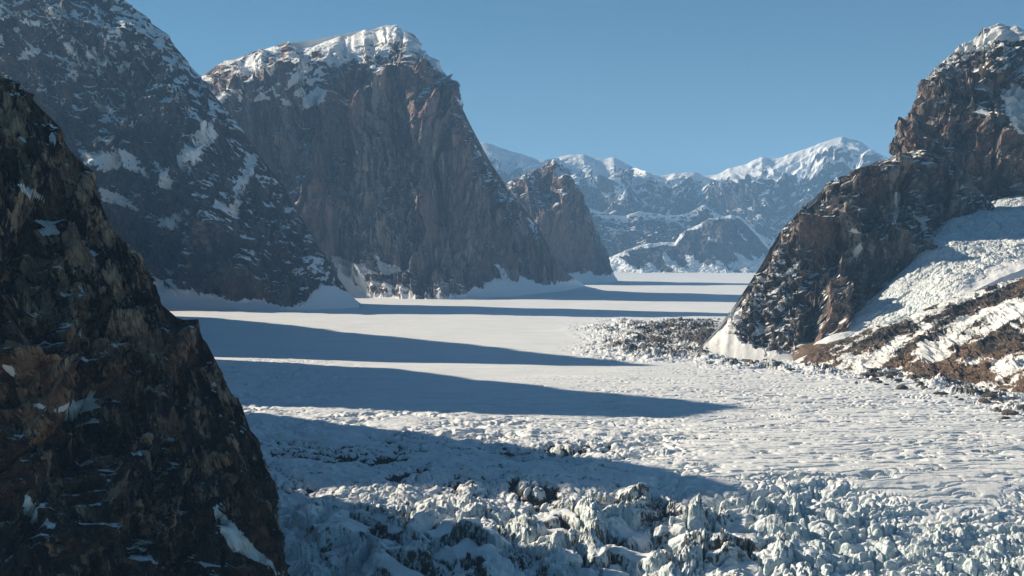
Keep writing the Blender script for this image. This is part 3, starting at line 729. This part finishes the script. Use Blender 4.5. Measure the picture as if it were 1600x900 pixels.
# transverse crevasses
sub = zc > .003
xs, ys = X[sub], Y[sub]
tilt = ys + .10 * xs
wy = fbm2(xs / 300, tilt / 170, 5, 520, .55) * 85
ph = (tilt + wy) / 36
r1 = np.abs((ph + .35 * perlin2(xs / 160, tilt / 40, 526)) % 1 - .5) * 2             # 0 in a crevasse, 1 on the hump between
r2 = np.abs((ph * 2.3 + .6 * perlin2(xs / 80, tilt / 30, 527)) % 1 - .5) * 2
r1_ = r1.copy(); brk = ss(-.6, -.15, perlin2(xs / 260, (tilt + wy) / 44, 521))                         # crevasses end and begin again
brk2 = ss(-.15, .3, perlin2(xs / 80, (tilt + wy) / 25, 522))
sw = fbm2(xs / 90, (tilt + wy) / 30, 4, 523)
amp = .5 + .7 * ss(-.1, .35, fbm2(xs / 330, ys / 330, 3, 524) + .5 * ss(1300, 1550, px[sub]) * ss(740, 640, py[sub]))
cross = 1 - np.abs(perlin2((xs + wy) / 34, tilt / 120, 525)) * 2.2
Z[sub] += zc[sub] * amp * (8.5 * brk * (ss(0, .20, r1) - 1) + 1.0 * brk * r1 + 2.4 * brk2 * (ss(0, .34, r2) - 1) + 2.2 * sw - 1.2 * np.clip(cross, 0, 1) ** 3 * ss(0, .4, sw + .1))
# left rough ice
zl_ = np.clip(zl + .5 * zl2, 0, 1); sub = zl_ > .003
xs, ys = X[sub], Y[sub]
wy = fbm2(xs / 80, ys / 80, 4, 530) * 45
r1 = 1 - np.abs(perlin2((xs + wy) / 62, (ys + wy) / 58, 531)) * 2.6
r3 = 1 - np.abs(perlin2((xs + wy) / 24, (ys - wy) / 30, 534)) * 2.4
msk = ss(-.2, .2, fbm2(xs / 150, ys / 190, 3, 532))
crv = np.zeros_like(X); crv[sub] = zl_[sub] * (np.clip(r1, 0, 1) ** 2 * msk + .7 * np.clip(r3, 0, 1) ** 2 * msk)
Z[sub] += zl_[sub] * (-9 * np.clip(r1, 0, 1) ** 2 * msk - 5 * np.clip(r3, 0, 1) ** 2 * msk + 7 * fbm2(xs / 60, ys / 70, 5, 533, .55))
# ice rubble along the right margin
sub = zr > .003
xs, ys = X[sub], Y[sub]
h, h2, h3 = seracs(xs, ys, 1.1, 540, (1.1, 2.2))
Z[sub] += zr[sub] * (5.5 * h + 3 * h2 + 1.6 * h3 - 2 + 20 * fbm2(xs / 75, ys / 170, 5, 541, .6))
Z += icefall; zsm = ss(900, 1300, Y) # keep the nearest rows flat, they are below the frame
sub = (zs > .001) & (Y < 2600)
xs, ys = X[sub], Y[sub]
def serac_field(x, y, pz):
    """snow-draped ice blocks: big ones among the dirty pinnacles (pz), smaller rounded ones to the right"""
    wx = fbm2(x / 110, y / 110, 5, 501) * 60; wy = fbm2(x / 110, y / 110, 5, 502) * 70
    x1 = x + wx; y1 = y + wy
    f1, f2, r, ox, oy, r2 = worley2(x1 / 46, y1 / 52, 503)
    e = ss(0, .20, f2 - f1)
    H1 = (.35 + .85 * r) * (1 - 1.1 * f1 * f1) * e + .30 * oy * e
    g1, g2, q, gx, gy, q2 = worley2((x1 + .5 * wy) / 16, (y1 - .4 * wx) / 19, 504)
    H2 = (.35 + .75 * q + .55 * (np.cos(q2 * 6.28) * gx + np.sin(q2 * 6.28) * gy) - .3 * g1 * g1) * ss(0, .17, g2 - g1)
    H2d = ((.45 + .75 * q) * (1.1 - 1.2 * g1 * g1) + .12 * gy) * ss(0, .22, g2 - g1)           # rounded, snow-capped
    H2 = (.30 + .25 * pz) * H2 + (.70 - .25 * pz) * H2d
    k1, k2, z, kx, ky, z2 = worley2((x1 + wy) / 6.5, (y1 - wx) / 8, 505)
    H3 = (.3 + .8 * z + .6 * (np.cos(z2 * 6.28) * kx + np.sin(z2 * 6.28) * ky)) * ss(0, .22, k2 - k1)
    pin = ridged3((x / 120 + wx / 300, y / 150, x * 0), 3, 510, .38)
    cal = ss(-.1, .25, fbm2(x / 90, y / 90, 3, 511))                                # smooth snow lies over part of it
    big = 14 * H1 + 5.2 * H2 * cal + 2.1 * H3 * cal + 15 * (pin - .4)
    sml = 5.5 * H1 + 6.0 * H2 + 1.5 * H3 * (.3 + .7 * cal) + 9 * fbm2(x / 140, y / 140, 2, 512)
    return pz * big + (1 - pz) * sml - 9 - 3 * pz
Z[sub] += zs[sub] * serac_field(xs, ys, zp[sub])
# transverse crevasses
sub = zc > .003
xs, ys = X[sub], Y[sub]
tilt = ys + .10 * xs
wy = fbm2(xs / 300, tilt / 170, 5, 520, .55) * 85
ph = (tilt + wy) / 36
r1 = np.abs((ph + .35 * perlin2(xs / 160, tilt / 40, 526)) % 1 - .5) * 2             # 0 in a crevasse, 1 on the hump between
r2 = np.abs((ph * 2.3 + .6 * perlin2(xs / 80, tilt / 30, 527)) % 1 - .5) * 2
r1_ = r1.copy(); brk = ss(-.6, -.15, perlin2(xs / 260, (tilt + wy) / 44, 521))                         # crevasses end and begin again
brk2 = ss(-.15, .3, perlin2(xs / 80, (tilt + wy) / 25, 522))
sw = fbm2(xs / 90, (tilt + wy) / 30, 4, 523)
amp = .5 + .7 * ss(-.1, .35, fbm2(xs / 330, ys / 330, 3, 524) + .5 * ss(1300, 1550, px[sub]) * ss(740, 640, py[sub]))
cross = 1 - np.abs(perlin2((xs + wy) / 34, tilt / 120, 525)) * 2.2
Z[sub] += zc[sub] * amp * (8.5 * brk * (ss(0, .20, r1) - 1) + 1.0 * brk * r1 + 2.4 * brk2 * (ss(0, .34, r2) - 1) + 2.2 * sw - 1.2 * np.clip(cross, 0, 1) ** 3 * ss(0, .4, sw + .1))
# left rough ice
zl_ = np.clip(zl + .5 * zl2, 0, 1); sub = zl_ > .003
xs, ys = X[sub], Y[sub]
wy = fbm2(xs / 80, ys / 80, 4, 530) * 45
r1 = 1 - np.abs(perlin2((xs + wy) / 62, (ys + wy) / 58, 531)) * 2.6
r3 = 1 - np.abs(perlin2((xs + wy) / 24, (ys - wy) / 30, 534)) * 2.4
msk = ss(-.2, .2, fbm2(xs / 150, ys / 190, 3, 532))
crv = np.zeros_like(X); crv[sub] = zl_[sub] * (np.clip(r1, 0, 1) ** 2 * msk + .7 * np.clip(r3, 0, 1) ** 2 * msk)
Z[sub] += zl_[sub] * (-9 * np.clip(r1, 0, 1) ** 2 * msk - 5 * np.clip(r3, 0, 1) ** 2 * msk + 7 * fbm2(xs / 60, ys / 70, 5, 533, .55))
# ice rubble along the right margin
sub = zr > .003
xs, ys = X[sub], Y[sub]
h, h2, h3 = seracs(xs, ys, 1.35, 540, (1.2, 1))
Z[sub] += zr[sub] * (22 * h + 10 * h2 + 3 * h3 - 9)
Z = icefall + (Z - icefall) * zsm
nrm = np.stack([-np.gradient(Z, axis=1) / np.gradient(X, axis=1), -np.gradient(Z, axis=0) / np.gradient(Y, axis=0)], -1)
nz = 1 / np.sqrt(1 + (nrm ** 2).sum(-1))
Zb = Z.copy(); steep = ss(.66, .36, nz)
big = fbm2(X / 130, Y / 130, 4, 550)
crev_ = np.zeros_like(X); crev_[zc > .003] = (zc[zc > .003] * amp * brk * (1 - ss(0, .24, r1_)))
ice = np.clip(.40 * ss(.2, .8, crv) + .62 * np.clip(crev_, 0, 1) + .66 * steep * (zs + .6 * zc + .5 * zl_) + .03 * zs + .26 * zs * (1 - .6 * zp) * ss(-3, -11, Z - icefall) + .05 * zc * ss(-.1, .4, big), 0, 1)  # the crv term paints shade into hollows of the left rough ice
low = ss(4, -10, Z - icefall)
dirt_shade = .04 + zp * (.38 * steep + .50 * big + .08) + .66 * zl * ss(.25, .7, crv) * ss(-.45, -.05, big) + .40 * zl * ss(.95, .80, nz) + zr * (.37 + .85 * fbm2(X / 95, Y / 220, 5, 551, .62) + .20 * ss(960, 1060, px) * ss(1200, 1100, px) + .12 * ss(1150, 1250, px) + .25 * ss(.9, .6, nz)) + .1 * zs * (1 - zp) * low * ss(.1, .4, big)  # zl terms paint shade on dirty hollows and walls; the rest is dirt
rough = np.clip((zs + .5 * zc + .5 * zl_) * (.15 + .85 * steep) + .8 * zr, 0, 1)
at = {'ice': ice, 'dirt_shade': dirt_shade, 'rough': rough}
V = np.stack([X, Y, Z], -1)
fz = zs[:-1, :-1] > .5
frub = (zr[:-1, :-1] > .5) & ~fz
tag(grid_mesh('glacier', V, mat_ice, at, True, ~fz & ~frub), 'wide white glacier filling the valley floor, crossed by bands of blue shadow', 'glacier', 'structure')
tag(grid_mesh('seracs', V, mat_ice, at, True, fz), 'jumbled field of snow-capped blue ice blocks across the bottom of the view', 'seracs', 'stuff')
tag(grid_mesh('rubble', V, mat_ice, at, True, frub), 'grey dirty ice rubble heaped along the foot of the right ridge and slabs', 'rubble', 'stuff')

# ================================================================== boulders lying on the ice along the right margin
bo = B('boulder_rock')
bn = bo.noise(bo.co(1, 1, 1), .35, 6, .65)
bo.l.new(bo.mix(bo.mp(bn, .38, .62), (.035, .032, .030), (.15, .125, .105)), bo.p.inputs['Base Color'])
bo.l.new(bo.bump(bn, 1.5, .9), bo.p.inputs['Normal'])
def boulder_mesh(k):
    n = 22
    th = np.linspace(0, math.pi, n)[:, None]; ph = np.linspace(0, 2 * math.pi, 2 * n + 1)[None, :]
    x = np.sin(th) * np.cos(ph); y = np.sin(th) * np.sin(ph); z = np.cos(th) + 0 * ph
    r = 1 + .55 * fbm3((x * .9 + 9 * k, y * .9, z * .9), 3, 700 + k) * 1.6
    for j in range(7):                                  # broken flat faces
        d = np.random.RandomState(50 * k + j).normal(size=3); d /= np.linalg.norm(d)
        q = x * d[0] + y * d[1] + z * d[2]
        r = np.where(q > .2, np.minimum(r, (.62 + .03 * j) / np.maximum(q, .2)), r)
    V = np.stack([x * r * 1.35, y * r, np.maximum(z * r * .8, -.45)], -1)
    o = grid_mesh('boulder', V, bo.m, None, False)
    return o
rng = np.random.RandomState(8)
protos = [boulder_mesh(k) for k in range(6)]
def ice_height(x, y):
    i = min(max(int(np.searchsorted(rows, y)), 0), len(rows) - 1); j = min(max(int(np.searchsorted(us, x / y)), 0), len(us) - 1)
    return Z[i, j]
for i in range(110):
    t = rng.rand() ** .7; bx = 1150 + 470 * t
    by = np.interp(bx, [1150, 1250, 1400, 1500, 1620], [566, 577, 593, 612, 642]) + rng.normal() * np.interp(bx, [1150, 1620], [3, 11])
    d = GD(by); x, y, _ = P(bx, by, d)
    o = protos[i] if i < 6 else protos[i % 6].copy()
    if i >= 6: C.collection.objects.link(o)
    sc = (4.0 + 7.0 * rng.rand() ** 2.5)
    o.scale = (sc * (1 + .5 * rng.rand()), sc, sc * (.6 + .3 * rng.rand()))
    o.rotation_euler = (0, 0, rng.rand() * 6.28)
    o.location = (x, y, ice_height(x, y) + .45 * sc)
    tag(o, 'dark angular boulder lying on the snowy ice below the rusty slabs on the right', 'boulder', 'thing', 'boulders along the right margin of the glacier')

# ================================================================== haze
import bmesh
bm = bmesh.new(); bmesh.ops.create_cube(bm, size=1.0)
me = bpy.data.meshes.new('haze'); bm.to_mesh(me); bm.free()
hz = bpy.data.objects.new('haze', me); C.collection.objects.link(hz)
hz.scale = (460000, 78000, 5000 + 60); hz.location = (0, 34000, 2500 - 30)
hm = bpy.data.materials.new('haze_air'); hm.use_nodes = True; hn = hm.node_tree.nodes; hn.remove(hn['Principled BSDF'])
pv = hn.new('ShaderNodeVolumePrincipled'); pv.inputs['Color'].default_value = (.30, .565, .93, 1)
pv.inputs['Density'].default_value = 1.95e-5; pv.inputs['Anisotropy'].default_value = 0.0
hm.node_tree.links.new(pv.outputs[0], hn['Material Output'].inputs['Volume'])
me.materials.append(hm)
tag(hz, 'thin blue air haze filling the valley and fading the far mountains', 'haze', 'stuff')
